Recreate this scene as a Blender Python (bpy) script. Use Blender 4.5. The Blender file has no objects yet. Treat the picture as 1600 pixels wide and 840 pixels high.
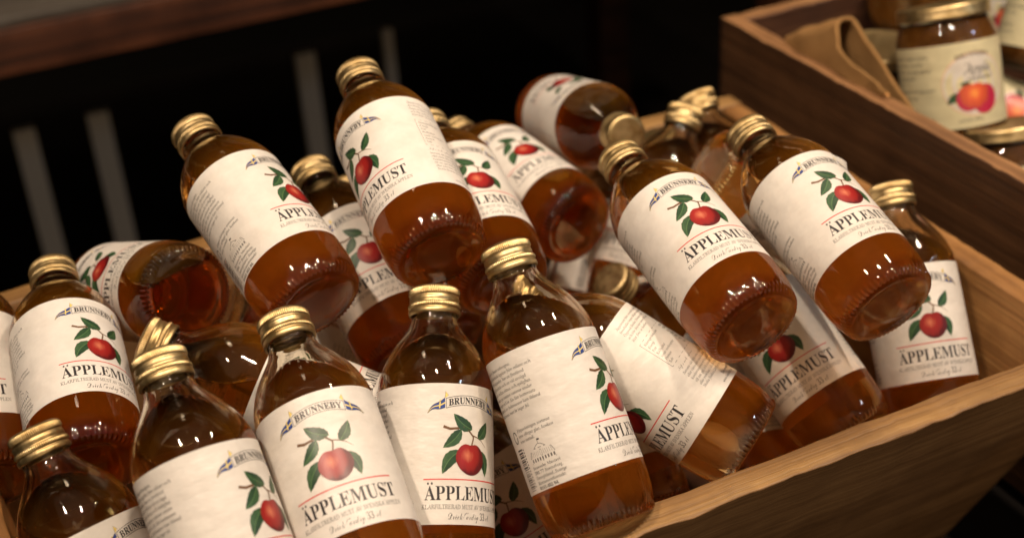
import bpy, bmesh, math, random
from mathutils import Vector, Matrix, noise
random.seed(4)
C = bpy.context.scene.collection
SC = bpy.context.scene
RZ = 0.765                      # height of the crate rim above the floor
# ------------------------------------------------------------------ camera
cam = bpy.data.cameras.new('camera'); camo = bpy.data.objects.new('camera', cam); C.objects.link(camo)
def basis():
    f = 2222.2
    vx = Vector((5740, -1730, f)).normalized()
    vy = Vector((-1236, -1248, f)); vy = (vy - vx*vx.dot(vy)).normalized()
    up = vy.cross(vx)
    if up.y > 0: up = -up
    return vx, vy, up
vx, vy, up = basis()
# image right / image up / backwards, written in world axes
right = Vector((vx.x, vy.x, up.x)); down = Vector((vx.y, vy.y, up.y)); fwd = Vector((vx.z, vy.z, up.z))
m = Matrix((right, -down, -fwd)).transposed().to_4x4()
m.translation = Vector((0, 0, RZ + 0.5102))
camo.matrix_world = m
cam.lens = 50; cam.sensor_width = 36; cam.clip_start = 0.02; cam.clip_end = 60
cam.dof.use_dof = True; cam.dof.focus_distance = 0.78; cam.dof.aperture_fstop = 5.0
SC.camera = camo
# ------------------------------------------------------------------ world, lamps, exposure
w = bpy.data.worlds.new('World'); SC.world = w; w.use_nodes = True
w.node_tree.nodes['Background'].inputs[0].default_value = (1.0, 0.74, 0.48, 1)
w.node_tree.nodes['Background'].inputs[1].default_value = 0.022
def lamp(name, kind, loc, tgt, power, col, size, **kw):
    l = bpy.data.lights.new(name, kind); o = bpy.data.objects.new(name, l); C.objects.link(o)
    l.energy = power; l.color = col
    l.shape = 'RECTANGLE'; l.size, l.size_y = size; l.spread = math.radians(100)
    o.location = loc
    z = (Vector(loc) - Vector(tgt)).normalized(); x = Vector((0, 1, 0)).cross(z).normalized(); y = z.cross(x)   # long side runs front to back
    o.rotation_euler = Matrix((x, y, z)).transposed().to_euler()
    return o
TG = (0.30, 0.66, RZ)
lamp('overhead_lamp', 'AREA', (-0.45, 0.40, RZ + 1.65), TG, 6.0, (1.0, 0.79, 0.60), (0.05, 0.26))
lamp('overhead_lamp', 'AREA', (0.35, 0.20, RZ + 1.85), TG, 6.0, (1.0, 0.79, 0.60), (0.05, 0.26))
lamp('overhead_lamp', 'AREA', (1.10, 0.45, RZ + 1.60), (0.78, 0.78, RZ), 7.6, (1.0, 0.78, 0.58), (0.05, 0.32))
lamp('daylight_window', 'AREA', (1.6, -0.4, RZ + 1.2), TG, 0.7, (0.70, 0.84, 1.0), (0.10, 0.22))
lamp('overhead_lamp', 'AREA', (0.1, 1.2, RZ + 1.3), (0.25, 1.70, RZ - 0.1), 1.2, (1.0, 0.74, 0.50), (0.10, 0.22))  # added lamp without a known fixture, brightens the table behind
lamp('ceiling_fill', 'AREA', (0.25, 0.0, RZ + 2.3), TG, 1.4, (1.0, 0.76, 0.54), (3.2, 2.6))  # added soft fill, stands in for light bounced off the ceiling
lamp('shop_glow', 'AREA', (0.1, -1.3, RZ + 0.25), (0.3, 0.7, RZ - 0.1), 4.0, (1.0, 0.74, 0.48), (2.6, 1.6))  # added fill behind the camera, brightens the crate's front board
SC.view_settings.view_transform = 'Standard'; SC.view_settings.look = 'None'
SC.view_settings.exposure = 0.0; SC.view_settings.gamma = 1.0
cy = SC.cycles
cy.max_bounces = 24; cy.transmission_bounces = 24; cy.transparent_max_bounces = 48
cy.glossy_bounces = 8; cy.diffuse_bounces = 4; cy.volume_bounces = 0
cy.caustics_refractive = True; cy.caustics_reflective = False
cy.sample_clamp_indirect = 10.0; cy.blur_glossy = 0.3
cy.use_denoising = True
try: cy.denoiser = 'OPENIMAGEDENOISE'
except Exception: pass
# ------------------------------------------------------------------ material helpers
def mat(name):
    mt = bpy.data.materials.new(name); mt.use_nodes = True
    nt = mt.node_tree; nt.nodes.clear()
    out = nt.nodes.new('ShaderNodeOutputMaterial')
    return mt, nt, out
def principled(name, col, rough=0.5, metal=0.0, spec=0.5):
    mt, nt, out = mat(name)
    p = nt.nodes.new('ShaderNodeBsdfPrincipled')
    p.inputs['Base Color'].default_value = (*col, 1); p.inputs['Roughness'].default_value = rough
    p.inputs['Metallic'].default_value = metal; p.inputs['Specular IOR Level'].default_value = spec
    nt.links.new(p.outputs[0], out.inputs[0])
    return mt, nt, p
def ramp(nt, stops):
    r = nt.nodes.new('ShaderNodeValToRGB'); e = r.color_ramp.elements
    while len(e) < len(stops): e.new(0.5)
    for k, (pos, c) in zip(e, stops): k.position = pos; k.color = (*c, 1)
    return r
def noise_node(nt, vec, scale, detail=4, rough=0.6, dist=0.0):
    n = nt.nodes.new('ShaderNodeTexNoise'); n.inputs['Scale'].default_value = scale
    n.inputs['Detail'].default_value = detail; n.inputs['Roughness'].default_value = rough
    n.inputs['Distortion'].default_value = dist
    if vec is not None: nt.links.new(vec, n.inputs['Vector'])
    return n
def coords(nt, kind='Object', scale=(1, 1, 1), loc=(0, 0, 0)):
    t = nt.nodes.new('ShaderNodeTexCoord'); mp = nt.nodes.new('ShaderNodeMapping')
    mp.inputs['Scale'].default_value = scale; mp.inputs['Location'].default_value = loc
    nt.links.new(t.outputs[kind], mp.inputs[0]); return mp.outputs[0]
def bump(nt, p, height, strength=0.3, dist=0.001):
    b = nt.nodes.new('ShaderNodeBump'); b.inputs['Strength'].default_value = strength
    b.inputs['Distance'].default_value = dist
    nt.links.new(height, b.inputs['Height']); nt.links.new(b.outputs[0], p.inputs['Normal'])
def mixcol(nt, fac, a, b, mode='MIX'):
    mx = nt.nodes.new('ShaderNodeMix'); mx.data_type = 'RGBA'; mx.blend_type = mode
    for sock, v in ((mx.inputs[0], fac), (mx.inputs[6], a), (mx.inputs[7], b)):
        if hasattr(v, 'is_output'): nt.links.new(v, sock)
        else: sock.default_value = v if not isinstance(v, tuple) else (*v, 1)
    return mx.outputs[2]

def wood(name, axis, dark, mid, light, rough=0.55, seed=0.0, wear=0.5):
    """plank wood, grain running along the given axis"""
    mt, nt, p = principled(name, mid, rough)
    sc = [95, 95, 95]; sc[axis] = 1.6
    v = coords(nt, 'Object', tuple(sc), (seed, seed*2, seed*3))
    n1 = noise_node(nt, v, 1.0, 6, 0.6, 0.15)
    sc2 = [420, 420, 420]; sc2[axis] = 8
    n2 = noise_node(nt, coords(nt, 'Object', tuple(sc2), (seed, 0, 0)), 1.0, 3, 0.6)
    n3 = noise_node(nt, coords(nt, 'Object', (1, 1, 1), (seed, seed, 0)), 14, 4, 0.6)
    r1 = ramp(nt, [(0.28, dark), (0.5, mid), (0.72, light)])
    nt.links.new(n1.outputs[0], r1.inputs[0])
    r2 = ramp(nt, [(0.35, (0.45, 0.42, 0.40)), (0.6, (1, 1, 1))]); nt.links.new(n2.outputs[0], r2.inputs[0])
    c = mixcol(nt, 0.4, r1.outputs[0], r2.outputs[0], 'MULTIPLY')
    r3 = ramp(nt, [(0.35, (0.42, 0.36, 0.30)), (0.58, (1, 1, 1))]); nt.links.new(n3.outputs[0], r3.inputs[0])
    c = mixcol(nt, wear, c, r3.outputs[0], 'MULTIPLY')
    nt.links.new(c, p.inputs['Base Color'])
    ad = nt.nodes.new('ShaderNodeMath'); ad.operation = 'ADD'
    nt.links.new(n1.outputs[0], ad.inputs[0]); nt.links.new(n2.outputs[0], ad.inputs[1])
    bump(nt, p, ad.outputs[0], 0.55, 0.0012)
    return mt

# glass, juice
def glass_mat(name, col, ior=1.47, rough=0.0, wob=0.0):
    mt, nt, p = principled(name, col, rough)
    p.inputs['Transmission Weight'].default_value = 1.0; p.inputs['IOR'].default_value = ior
    if wob:
        n = noise_node(nt, coords(nt, 'Object'), 45, 2, 0.5)
        bump(nt, p, n.outputs[0], wob, 0.004)
    return mt
def bottle_glass():
    """clear glass; where juice backs it, an amber cloudiness stands in for light glowing through"""
    mt, nt, p = principled('bottle glass with juice glow', (0.975, 0.91, 0.76), 0.0)  # warm tint puts the amber light of the juice into the glass colour
    p.inputs['Transmission Weight'].default_value = 1.0; p.inputs['IOR'].default_value = 1.47
    n = noise_node(nt, coords(nt, 'Object'), 38, 2, 0.5); bump(nt, p, n.outputs[0], 0.06, 0.004)
    d = nt.nodes.new('ShaderNodeBsdfDiffuse'); d.inputs['Color'].default_value = (0.88, 0.24, 0.005, 1)  # amber share stands in for light focused through the juice
    tl = nt.nodes.new('ShaderNodeBsdfTranslucent'); tl.inputs['Color'].default_value = (1.0, 0.43, 0.02, 1)
    dd = nt.nodes.new('ShaderNodeMixShader'); dd.inputs[0].default_value = 0.80
    nt.links.new(d.outputs[0], dd.inputs[1]); nt.links.new(tl.outputs[0], dd.inputs[2])
    tr = nt.nodes.new('ShaderNodeBsdfTransparent'); m0 = nt.nodes.new('ShaderNodeMixShader'); m0.inputs[0].default_value = 0.12
    nt.links.new(p.outputs[0], m0.inputs[1]); nt.links.new(tr.outputs[0], m0.inputs[2])
    mx = nt.nodes.new('ShaderNodeMixShader'); out = next(x for x in nt.nodes if x.type == 'OUTPUT_MATERIAL')
    nt.links.new(m0.outputs[0], mx.inputs[1]); nt.links.new(dd.outputs[0], mx.inputs[2]); nt.links.new(mx.outputs[0], out.inputs[0])
    sep = nt.nodes.new('ShaderNodeSeparateXYZ'); nt.links.new(coords(nt, 'Object'), sep.inputs[0])
    mr = nt.nodes.new('ShaderNodeMapRange'); mr.interpolation_type = 'SMOOTHSTEP'
    mr.inputs['From Min'].default_value = 0.142; mr.inputs['From Max'].default_value = 0.076
    mr.inputs['To Min'].default_value = 0.0; mr.inputs['To Max'].default_value = 0.21
    nt.links.new(sep.outputs['Z'], mr.inputs['Value'])
    m2 = nt.nodes.new('ShaderNodeMapRange'); m2.interpolation_type = 'SMOOTHSTEP'      # the thick foot is clear glass
    m2.inputs['From Min'].default_value = 0.004; m2.inputs['From Max'].default_value = 0.016; m2.inputs['To Min'].default_value = 0.12
    nt.links.new(sep.outputs['Z'], m2.inputs['Value'])
    mu = nt.nodes.new('ShaderNodeMath'); mu.operation = 'MULTIPLY'
    nt.links.new(mr.outputs[0], mu.inputs[0]); nt.links.new(m2.outputs[0], mu.inputs[1]); nt.links.new(mu.outputs[0], mx.inputs[0])
    return mt
M_GLASS = bottle_glass()
M_AIR = glass_mat('glass air face', (1, 1, 1))
def liquid(name, col, dens, milk=None):
    mt, nt, out = mat(name)
    t = nt.nodes.new('ShaderNodeBsdfTransparent'); a = nt.nodes.new('ShaderNodeVolumeAbsorption')
    a.inputs['Color'].default_value = (*col, 1); a.inputs['Density'].default_value = dens
    nt.links.new(t.outputs[0], out.inputs['Surface']); nt.links.new(a.outputs[0], out.inputs['Volume'])
    return mt
M_JUICES = [liquid('apple juice, ' + n_, c_, d_) for n_, c_, d_ in (('pale', (0.97, 0.76, 0.0), 14), ('light', (0.93, 0.61, 0.0), 20), ('amber', (0.93, 0.60, 0.0), 30), ('deep', (0.93, 0.60, 0.0), 40))]  # one juice; the pale tone stands in for light shining through it
def gold_mat():
    mt, nt, p = principled('brushed gold aluminium', (0.60, 0.43, 0.20), 0.38, 1.0)
    n = noise_node(nt, coords(nt, 'Object'), 240, 3, 0.6)
    r = ramp(nt, [(0.3, (0.36,)*3), (0.7, (0.50,)*3)]); nt.links.new(n.outputs[0], r.inputs[0])
    nt.links.new(r.outputs[0], p.inputs['Roughness'])
    n2 = noise_node(nt, coords(nt, 'Object'), 60, 4, 0.6)
    r2 = ramp(nt, [(0.35, (0.50, 0.375, 0.185)), (0.65, (0.62, 0.48, 0.255))]); nt.links.new(n2.outputs[0], r2.inputs[0])
    oi = nt.nodes.new('ShaderNodeObjectInfo'); va = nt.nodes.new('ShaderNodeVectorMath'); va.operation = 'ADD'
    nt.links.new(coords(nt, 'Object'), va.inputs[0]); nt.links.new(oi.outputs['Random'], va.inputs[1])
    nd = noise_node(nt, va.outputs[0], 130, 3, 0.6); bump(nt, p, nd.outputs[0], 0.25, 0.0012)
    ns = noise_node(nt, va.outputs[0], 75, 4, 0.65); rs = ramp(nt, [(0.36, (0.62, 0.55, 0.42)), (0.55, (1, 1, 1))]); nt.links.new(ns.outputs[0], rs.inputs[0])
    nt.links.new(mixcol(nt, 0.8, r2.outputs[0], rs.outputs[0], 'MULTIPLY'), p.inputs['Base Color'])
    return mt
M_GOLD = gold_mat()
def paper_mat(name, col, rough=0.42):
    mt, nt, p = principled(name, col, rough, 0, 0.45)
    n = noise_node(nt, coords(nt, 'Object'), 90, 3, 0.6)
    r = ramp(nt, [(0.35, tuple(c*0.90 for c in col)), (0.65, col)]); nt.links.new(n.outputs[0], r.inputs[0])
    nt.links.new(r.outputs[0], p.inputs['Base Color'])
    # every sheet gets its own creases and shade
    oi = nt.nodes.new('ShaderNodeObjectInfo'); va = nt.nodes.new('ShaderNodeVectorMath'); va.operation = 'ADD'
    nt.links.new(coords(nt, 'Object', (1, 1, 2.2)), va.inputs[0]); nt.links.new(oi.outputs['Random'], va.inputs[1])
    n2 = noise_node(nt, va.outputs[0], 48, 3, 0.55)
    bump(nt, p, n2.outputs[0], 0.36, 0.0026)
    rr = ramp(nt, [(0.0, (0.93, 0.92, 0.90)), (1.0, (1, 1, 1))]); nt.links.new(oi.outputs['Random'], rr.inputs[0])
    n3 = noise_node(nt, va.outputs[0], 17, 4, 0.6); r3 = ramp(nt, [(0.30, (0.86, 0.82, 0.75)), (0.50, (1, 1, 1))]); nt.links.new(n3.outputs[0], r3.inputs[0])
    c = mixcol(nt, 1.0, r.outputs[0], rr.outputs[0], 'MULTIPLY'); c = mixcol(nt, 0.35, c, r3.outputs[0], 'MULTIPLY')
    nt.links.new(c, p.inputs['Base Color'])
    tl = nt.nodes.new('ShaderNodeBsdfTranslucent'); nt.links.new(c, tl.inputs['Color'])      # thin paper lets some light through
    mx = nt.nodes.new('ShaderNodeMixShader'); mx.inputs[0].default_value = 0.22
    out = next(x for x in nt.nodes if x.type == 'OUTPUT_MATERIAL')
    nt.links.new(p.outputs[0], mx.inputs[1]); nt.links.new(tl.outputs[0], mx.inputs[2]); nt.links.new(mx.outputs[0], out.inputs[0])
    return mt
M_PAPER = paper_mat('cream label paper', (0.86, 0.835, 0.79))
M_INK = principled('black ink', (0.022, 0.020, 0.022), 0.40)[0]
M_GREY = principled('grey ink', (0.13, 0.125, 0.12), 0.42)[0]
M_RED = principled('red ink', (0.55, 0.035, 0.03), 0.40)[0]
M_BLUE = principled('blue ink', (0.02, 0.05, 0.22), 0.40)[0]
M_YEL = principled('yellow ink', (0.72, 0.56, 0.16), 0.40)[0]
M_TWIG = principled('brown ink', (0.13, 0.065, 0.03), 0.42)[0]
def leaf_mat(name, a, b):
    mt, nt, p = principled(name, a, 0.40)
    n = noise_node(nt, coords(nt, 'UV'), 9, 4, 0.65)
    r = ramp(nt, [(0.35, a), (0.68, b)]); nt.links.new(n.outputs[0], r.inputs[0])
    nt.links.new(r.outputs[0], p.inputs['Base Color']); return mt
M_LEAFD = leaf_mat('dark leaf ink', (0.006, 0.028, 0.013), (0.028, 0.075, 0.030))
M_LEAFL = leaf_mat('light leaf ink', (0.012, 0.048, 0.020), (0.05, 0.11, 0.045))
def apple_mat(name, cx, cy_, rad, core, mid, edge):
    """printed apple illustration: radial tones and streaks drawn by the artist, in label UV"""
    mt, nt, p = principled(name, mid, 0.38)
    t = nt.nodes.new('ShaderNodeTexCoord')
    d = nt.nodes.new('ShaderNodeVectorMath'); d.operation = 'DISTANCE'
    nt.links.new(t.outputs['UV'], d.inputs[0]); d.inputs[1].default_value = (cx, cy_, 0)
    dv = nt.nodes.new('ShaderNodeMath'); dv.operation = 'DIVIDE'; nt.links.new(d.outputs['Value'], dv.inputs[0]); dv.inputs[1].default_value = rad
    n = noise_node(nt, coords(nt, 'UV', (30, 5, 1)), 1.0, 4, 0.6)
    sc = nt.nodes.new('ShaderNodeMath'); sc.operation = 'MULTIPLY_ADD'; nt.links.new(n.outputs[0], sc.inputs[0])
    sc.inputs[1].default_value = 0.5; nt.links.new(dv.outputs[0], sc.inputs[2])
    r = ramp(nt, [(0.22, core), (0.55, mid), (1.0, tuple(c*0.75 for c in mid)), (1.0, edge)])
    r.color_ramp.elements[2].position = 0.85
    nt.links.new(sc.outputs[0], r.inputs[0]); nt.links.new(r.outputs[0], p.inputs['Base Color'])
    return mt
M_APPLE = apple_mat('red apple ink', -0.022, 0.385, 0.125, (0.56, 0.17, 0.09), (0.29, 0.013, 0.011), (0.085, 0.003, 0.005))
# ------------------------------------------------------------------ mesh helpers
def finish(name, bm, mats, parent=None, smooth=True):
    me = bpy.data.meshes.new(name); bm.to_mesh(me); bm.free()
    for mt in (mats if isinstance(mats, (list, tuple)) else [mats]): me.materials.append(mt)
    if smooth: me.polygons.foreach_set('use_smooth', [True]*len(me.polygons))
    o = bpy.data.objects.new(name, me); C.objects.link(o)
    if parent: o.parent = parent
    return o
def copy_part(src, parent):
    c = src.copy(); C.objects.link(c); c.parent = parent; return c
def empty(name, mw, label, cat, group=None):
    o = bpy.data.objects.new(name, None); C.objects.link(o); o.empty_display_size = 0.02
    if isinstance(mw, Matrix): o.matrix_world = mw
    else: o.location = mw
    o['label'] = label; o['category'] = cat
    if group: o['group'] = group
    return o
def lathe(prof, n, disp=None):
    """prof: (radius, z) from bottom axis to top axis, in metres; disp(i, theta) radial offset"""
    bm = bmesh.new(); rows = []
    for i, (r, z) in enumerate(prof):
        if r < 1e-7: rows.append([bm.verts.new((0, 0, z))]); continue
        rows.append([bm.verts.new(((r + (disp(i, 2*math.pi*k/n) if disp else 0))*math.sin(2*math.pi*k/n),
                                   -(r + (disp(i, 2*math.pi*k/n) if disp else 0))*math.cos(2*math.pi*k/n), z)) for k in range(n)])
    for a, b in zip(rows, rows[1:]):
        for k in range(n):
            k2 = (k+1) % n
            if len(a) == 1 and len(b) == 1: continue
            if len(a) == 1: bm.faces.new((a[0], b[k2], b[k]))
            elif len(b) == 1: bm.faces.new((a[k], a[k2], b[0]))
            else: bm.faces.new((a[k], a[k2], b[k2], b[k]))
    return bm
def mm(p): return [(r/1000, z/1000) for r, z in p]
def smooth_profile(pts, sub=3):
    """Catmull-Rom through (r, z) points"""
    out = []
    for i in range(len(pts)-1):
        p0 = pts[max(i-1, 0)]; p1 = pts[i]; p2 = pts[i+1]; p3 = pts[min(i+2, len(pts)-1)]
        for k in range(sub):
            t = k/sub
            out.append(tuple(0.5*((2*p1[j]) + (-p0[j]+p2[j])*t + (2*p0[j]-5*p1[j]+4*p2[j]-p3[j])*t*t + (-p0[j]+3*p1[j]-3*p2[j]+p3[j])*t**3) for j in (0, 1)))
    out.append(pts[-1]); return out

# ------------------------------------------------------------------ label artwork (millimetres: u round the bottle, v down from the label's top edge)
RL = 32.14
class Art:
    def __init__(s): s.v = []; s.f = []; s.m = []
    def poly(s, pts, faces, mi, layer):
        b = len(s.v); s.v += [(u, v, layer) for u, v in pts]
        for f in faces: s.f.append(tuple(b+i for i in f)); s.m.append(mi)
    def strip(s, left, right, mi, layer, cross=3):
        n = len(left); pts = []; fs = []
        for a, b in zip(left, right):
            for c in range(cross+1):
                t = c/cross; pts.append((a[0]+(b[0]-a[0])*t, a[1]+(b[1]-a[1])*t))
        w_ = cross+1
        for i in range(n-1):
            for c in range(cross): fs.append((i*w_+c, i*w_+c+1, (i+1)*w_+c+1, (i+1)*w_+c))
        s.poly(pts, fs, mi, layer)
    def line(s, pts, wid, mi, layer):
        L, R_ = [], []
        for i, p in enumerate(pts):
            a = pts[max(i-1, 0)]; b = pts[min(i+1, len(pts)-1)]
            dx, dy = b[0]-a[0], b[1]-a[1]; d = math.hypot(dx, dy) or 1
            w2 = (wid(i/(len(pts)-1)) if callable(wid) else wid)/2
            L.append((p[0]-dy/d*w2, p[1]+dx/d*w2)); R_.append((p[0]+dy/d*w2, p[1]-dx/d*w2))
        s.strip(L, R_, mi, layer, 1)
    def leaf(s, base, tip, wid, bend, layer, flip=False):
        n = 12; sp = []
        dx, dy = tip[0]-base[0], tip[1]-base[1]; d = math.hypot(dx, dy); nx, ny = -dy/d, dx/d
        A, B = [], []
        for i in range(n+1):
            t = i/n; o = bend*math.sin(math.pi*t)
            c = (base[0]+dx*t+nx*o, base[1]+dy*t+ny*o); sp.append(c)
            h = wid/2*math.sin(math.pi*min(1, t**0.8))**0.8*(1-0.15*t) * (1+0.06*math.sin(i*2.7))
            A.append((c[0]+nx*h, c[1]+ny*h)); B.append((c[0]-nx*h, c[1]-ny*h))
        s.strip(A, sp, LFD if not flip else LFL, layer, 2); s.strip(sp, B, LFL if not flip else LFD, layer, 2)
        s.line(sp, 0.28, LFM, layer+1)
PAP, INK, GRY, RED, BLU, YEL, TWG, LFD, LFL, LFM, APL = range(11)
LABEL_MATS = [M_PAPER, M_INK, M_GREY, M_RED, M_BLUE, M_YEL, M_TWIG, M_LEAFD, M_LEAFL, principled('leaf vein ink', (0.10, 0.20, 0.07), 0.42)[0], M_APPLE]
def fancy(s, kind):
    o = ''
    for ch in s:
        up_, lo = 'A' <= ch <= 'Z', 'a' <= ch <= 'z'
        if kind == 'bold': o += chr(0x1D400+ord(ch)-65) if up_ else chr(0x1D41A+ord(ch)-97) if lo else chr(0x1D7CE+ord(ch)-48) if '0' <= ch <= '9' else ch
        elif kind == 'script': o += chr(0x1D4D0+ord(ch)-65) if up_ else chr(0x1D4EA+ord(ch)-97) if lo else chr(0x1D7CE+ord(ch)-48) if '0' <= ch <= '9' else ch
        elif kind == 'ital': o += '\u210e' if ch == 'h' else chr(0x1D434+ord(ch)-65) if up_ else chr(0x1D44E+ord(ch)-97) if lo else chr(0x1D7CE+ord(ch)-48) if '0' <= ch <= '9' else ch
        else: o += ch
    return o
DIA = {'Ä': 'A', 'ä': 'a', 'Ö': 'O', 'ö': 'o', 'Å': 'A', 'å': 'a'}
def text_raw(body, res=2, offset=0.0, shear=0.0, spacing=1.0):
    cu = bpy.data.curves.new('text', 'FONT'); cu.body = body; cu.resolution_u = res
    cu.offset = offset; cu.shear = shear; cu.space_character = spacing
    ob = bpy.data.objects.new('text', cu); C.objects.link(ob)
    bpy.context.view_layer.update()
    me = ob.to_mesh()
    vs = [(v.co.x, v.co.y) for v in me.vertices]; fs = [tuple(p.vertices) for p in me.polygons]
    ob.to_mesh_clear(); bpy.data.objects.remove(ob); bpy.data.curves.remove(cu)
    return vs, fs
def text(s, kind='bold', res=2, offset=0.0, shear=0.0, spacing=1.0):
    base = ''.join(DIA.get(ch, ch) for ch in s)
    vs, fs = text_raw(fancy(base, kind), res, offset, shear, spacing)
    for i, ch in enumerate(s):
        if ch in DIA:
            a = text_raw(fancy(base[:i], kind), 1, offset, shear, spacing)[0] if i else [(0, 0)]
            b = text_raw(fancy(base[:i+1], kind), 1, offset, shear, spacing)[0]
            x0 = max(p[0] for p in a); x1 = max(p[0] for p in b); xc = (x0+x1)/2 + (0.02 if i else 0)
            y = 0.80 if ch.isupper() else 0.60
            sh = shear*y
            if ch in 'Åå': spots = [(0, 0.02)]
            else: spots = [(-0.12, 0), (0.12, 0)]
            for dx, dy in spots:
                k0 = len(vs); r_ = 0.062
                vs += [(xc+sh+dx+r_*math.cos(k*math.pi/4), y+dy+r_*math.sin(k*math.pi/4)) for k in range(8)]
                fs.append(tuple(range(k0, k0+8)))
    return vs, fs
def put(art, tx, u0, u1, vbase, cap, mi, layer, arc=0.0, capraw=0.70, keep=False):
    """fit the text between u0 and u1 with its baseline at v = vbase and capital height cap"""
    vs, fs = tx
    x0 = min(v[0] for v in vs); x1 = max(v[0] for v in vs); sy = cap/capraw
    sx = sy if keep else (u1-u0)/(x1-x0)
    art.poly([((u0+(x-x0)*sx), vbase - y*sy + arc*(u0+(x-x0)*sx)**2) for x, y in vs], fs, mi, layer)
def build_label_art():
    a = Art()
    # maker's banner on an arc, with a pennant at either end
    K = 0.0105
    top = [(u, 6.2+K*u*u) for u in [-14+28*i/20 for i in range(21)]]; bot = [(u, v+5.2) for u, v in top]
    a.line(top, 0.28, INK, 1); a.line(bot, 0.28, INK, 1)
    a.line([top[0], bot[0]], 0.28, INK, 1); a.line([top[-1], bot[-1]], 0.28, INK, 1)
    put(a, text('BRUNNEBY', 'bold', 2, 0.012), -12.6, 12.6, 10.6, 3.6, INK, 2, arc=K)
    for s_ in (-1, 1):
        n = 8; A, B, Mid = [], [], []
        for i in range(n+1):
            t = i/n; u = s_*(14.6+9.4*t); c = 10.6+6.2*t*t+0.9*math.sin(t*5.5); h = 2.5*(1-t)**0.75+0.12
            A.append((u, c-h)); B.append((u, c+h)); Mid.append((u, c))
        a.strip(A, B, BLU, 1, 2)
        a.line(Mid, lambda t: 0.55*(1-t)+0.2, YEL, 2)
        a.line([(s_*17.2, 9.0), (s_*17.6, 13.6)], 0.6, YEL, 2)
        a.line(A, 0.16, INK, 3); a.line(B, 0.16, INK, 3)
        a.strip([(s_*12.8, 6.6), (s_*14.2, 4.6)], [(s_*14.2, 8.0), (s_*14.5, 7.6)], YEL, 1, 1)
        a.line([(s_*12.6, 6.7), (s_*14.3, 4.4), (s_*14.6, 8.0)], 0.16, INK, 3)
    # twig, leaves and apple
    a.line([(-15.6, 23.4), (-12, 24.6), (-8, 24.2), (-4, 23.6), (-1, 25.0), (2, 28.2)], lambda t: 1.5-0.6*t, TWG, 2)
    a.line([(1.5, 27.5), (5, 28.5), (8, 30), (11.5, 33)], lambda t: 0.7-0.5*t, TWG, 2)
    a.line([(2, 28), (1.6, 30), (0.6, 33)], 0.8, TWG, 5)
    a.leaf((1.2, 24.5), (-9.8, 16.5), 7.4, -1.2, 2)
    a.leaf((5.6, 29.0), (13.0, 19.2), 6.4, 0.8, 2, True)
    a.leaf((-5.5, 25.0), (-16.0, 34.8), 6.6, -0.9, 2)
    a.leaf((-6.4, 36.0), (-16.6, 48.6), 7.4, 1.6, 2, True)
    a.leaf((6.5, 35.2), (10.6, 48.8), 7.0, -1.6, 2)
    n = 36; rings = 5; pts = [(0, 40.0)]; fs = []
    for r in range(1, rings+1):
        for k in range(n):
            t = 2*math.pi*k/n; q = r/rings
            ru = 8.9*(1+0.02*math.cos(2*t)); rv = 8.6*(1-0.02*math.cos(2*t))
            dip = -1.5*math.exp(-((math.atan2(math.sin(t+math.pi/2), math.cos(t+math.pi/2)))/0.32)**2)
            pts.append((ru*q*math.cos(t)*(1-0.04*math.sin(t)), 40.2+(rv*math.sin(t) - dip*q)*q))
    for k in range(n): fs.append((0, 1+k, 1+(k+1) % n))
    for r in range(rings-1):
        for k in range(n):
            fs.append((1+r*n+k, 1+(r+1)*n+k, 1+(r+1)*n+(k+1) % n, 1+r*n+(k+1) % n))
    a.poly(pts, fs, APL, 4)
    # product name
    a.line([(-26.5+53*i/40, 51.4) for i in range(41)], 0.62, RED, 1)
    put(a, text('ÄPPLEMUST', 'bold', 2, 0.0), -26, 26, 62.3, 7.6, INK, 1)
    put(a, text('KLARFILTRERAD MUST AV SVENSKA ÄPPLEN', 'ital', 1, 0.006, -0.22), -27.5, 27.5, 66.9, 2.35, GRY, 1)
    put(a, text('Drickfärdig 33 cl', 'script', 1, -0.012), -13.5, 13.5, 72.4, 4.0, INK, 1)
    # left text block
    L1 = ['Gjord av finast solmogna,', 'handplockade äpplen från odlare och', 'fruktträdgårdar, har en finstämd', 'fyllig karaktär och en väl avvägd', 'balans mellan sötma och syrlighet.', 'Smaken på musten varierar under', 'säsongen och år. En lätt bottensats', 'bestående av fruktmassor kan ibland', 'förekomma, men är inget fel.']
    for i, t in enumerate(L1):
        put(a, text(t, 'ital', 1, 0.004, -0.12), -84, 0, 6.6+i*3.05, 1.75, INK, 1, keep=True)
    for i, t in enumerate(['Förpackningen sorteras', 'som ofärgat glas, korken', 'som metall.']):
        put(a, text(t, 'ital', 1, 0.004, -0.12), -70, 0, 41.5+i*3.0, 1.75, INK, 1, keep=True)
    a.line([(-74+2*math.cos(t/10*6.0), 43.5+3.2*math.sin(t/10*6.0)) for t in range(11)], 0.7, INK, 1)
    # bar code, read up the label
    v = 50.0; random.seed(11)
    while v < 73:
        h = random.choice((0.3, 0.45, 0.7, 0.9)); a.strip([(-77, v), (-77, v+h)], [(-71.5, v), (-71.5, v+h)], INK, 1, 2); v += h+random.choice((0.35, 0.5, 0.8))
    for k in range(13): a.strip([(-70.8, 50.4+k*1.7), (-70.8, 51.3+k*1.7)], [(-69.9, 50.4+k*1.7), (-69.9, 51.3+k*1.7)], GRY, 1, 1)
    # small drawing of the pressing house and the address
    for vv, ua, ub in ((53.0, -61.5, -53.5), (54.2, -64.5, -50.5), (57.4, -66, -49), (60.2, -66, -49)): a.line([(ua, vv), ((ua+ub)/2, vv-0.05), (ub, vv)], 0.3, GRY, 1)
    a.line([(-66, 57.4), (-64.5, 54.2)], 0.3, GRY, 1); a.line([(-49, 57.4), (-50.5, 54.2)], 0.3, GRY, 1)
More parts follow.
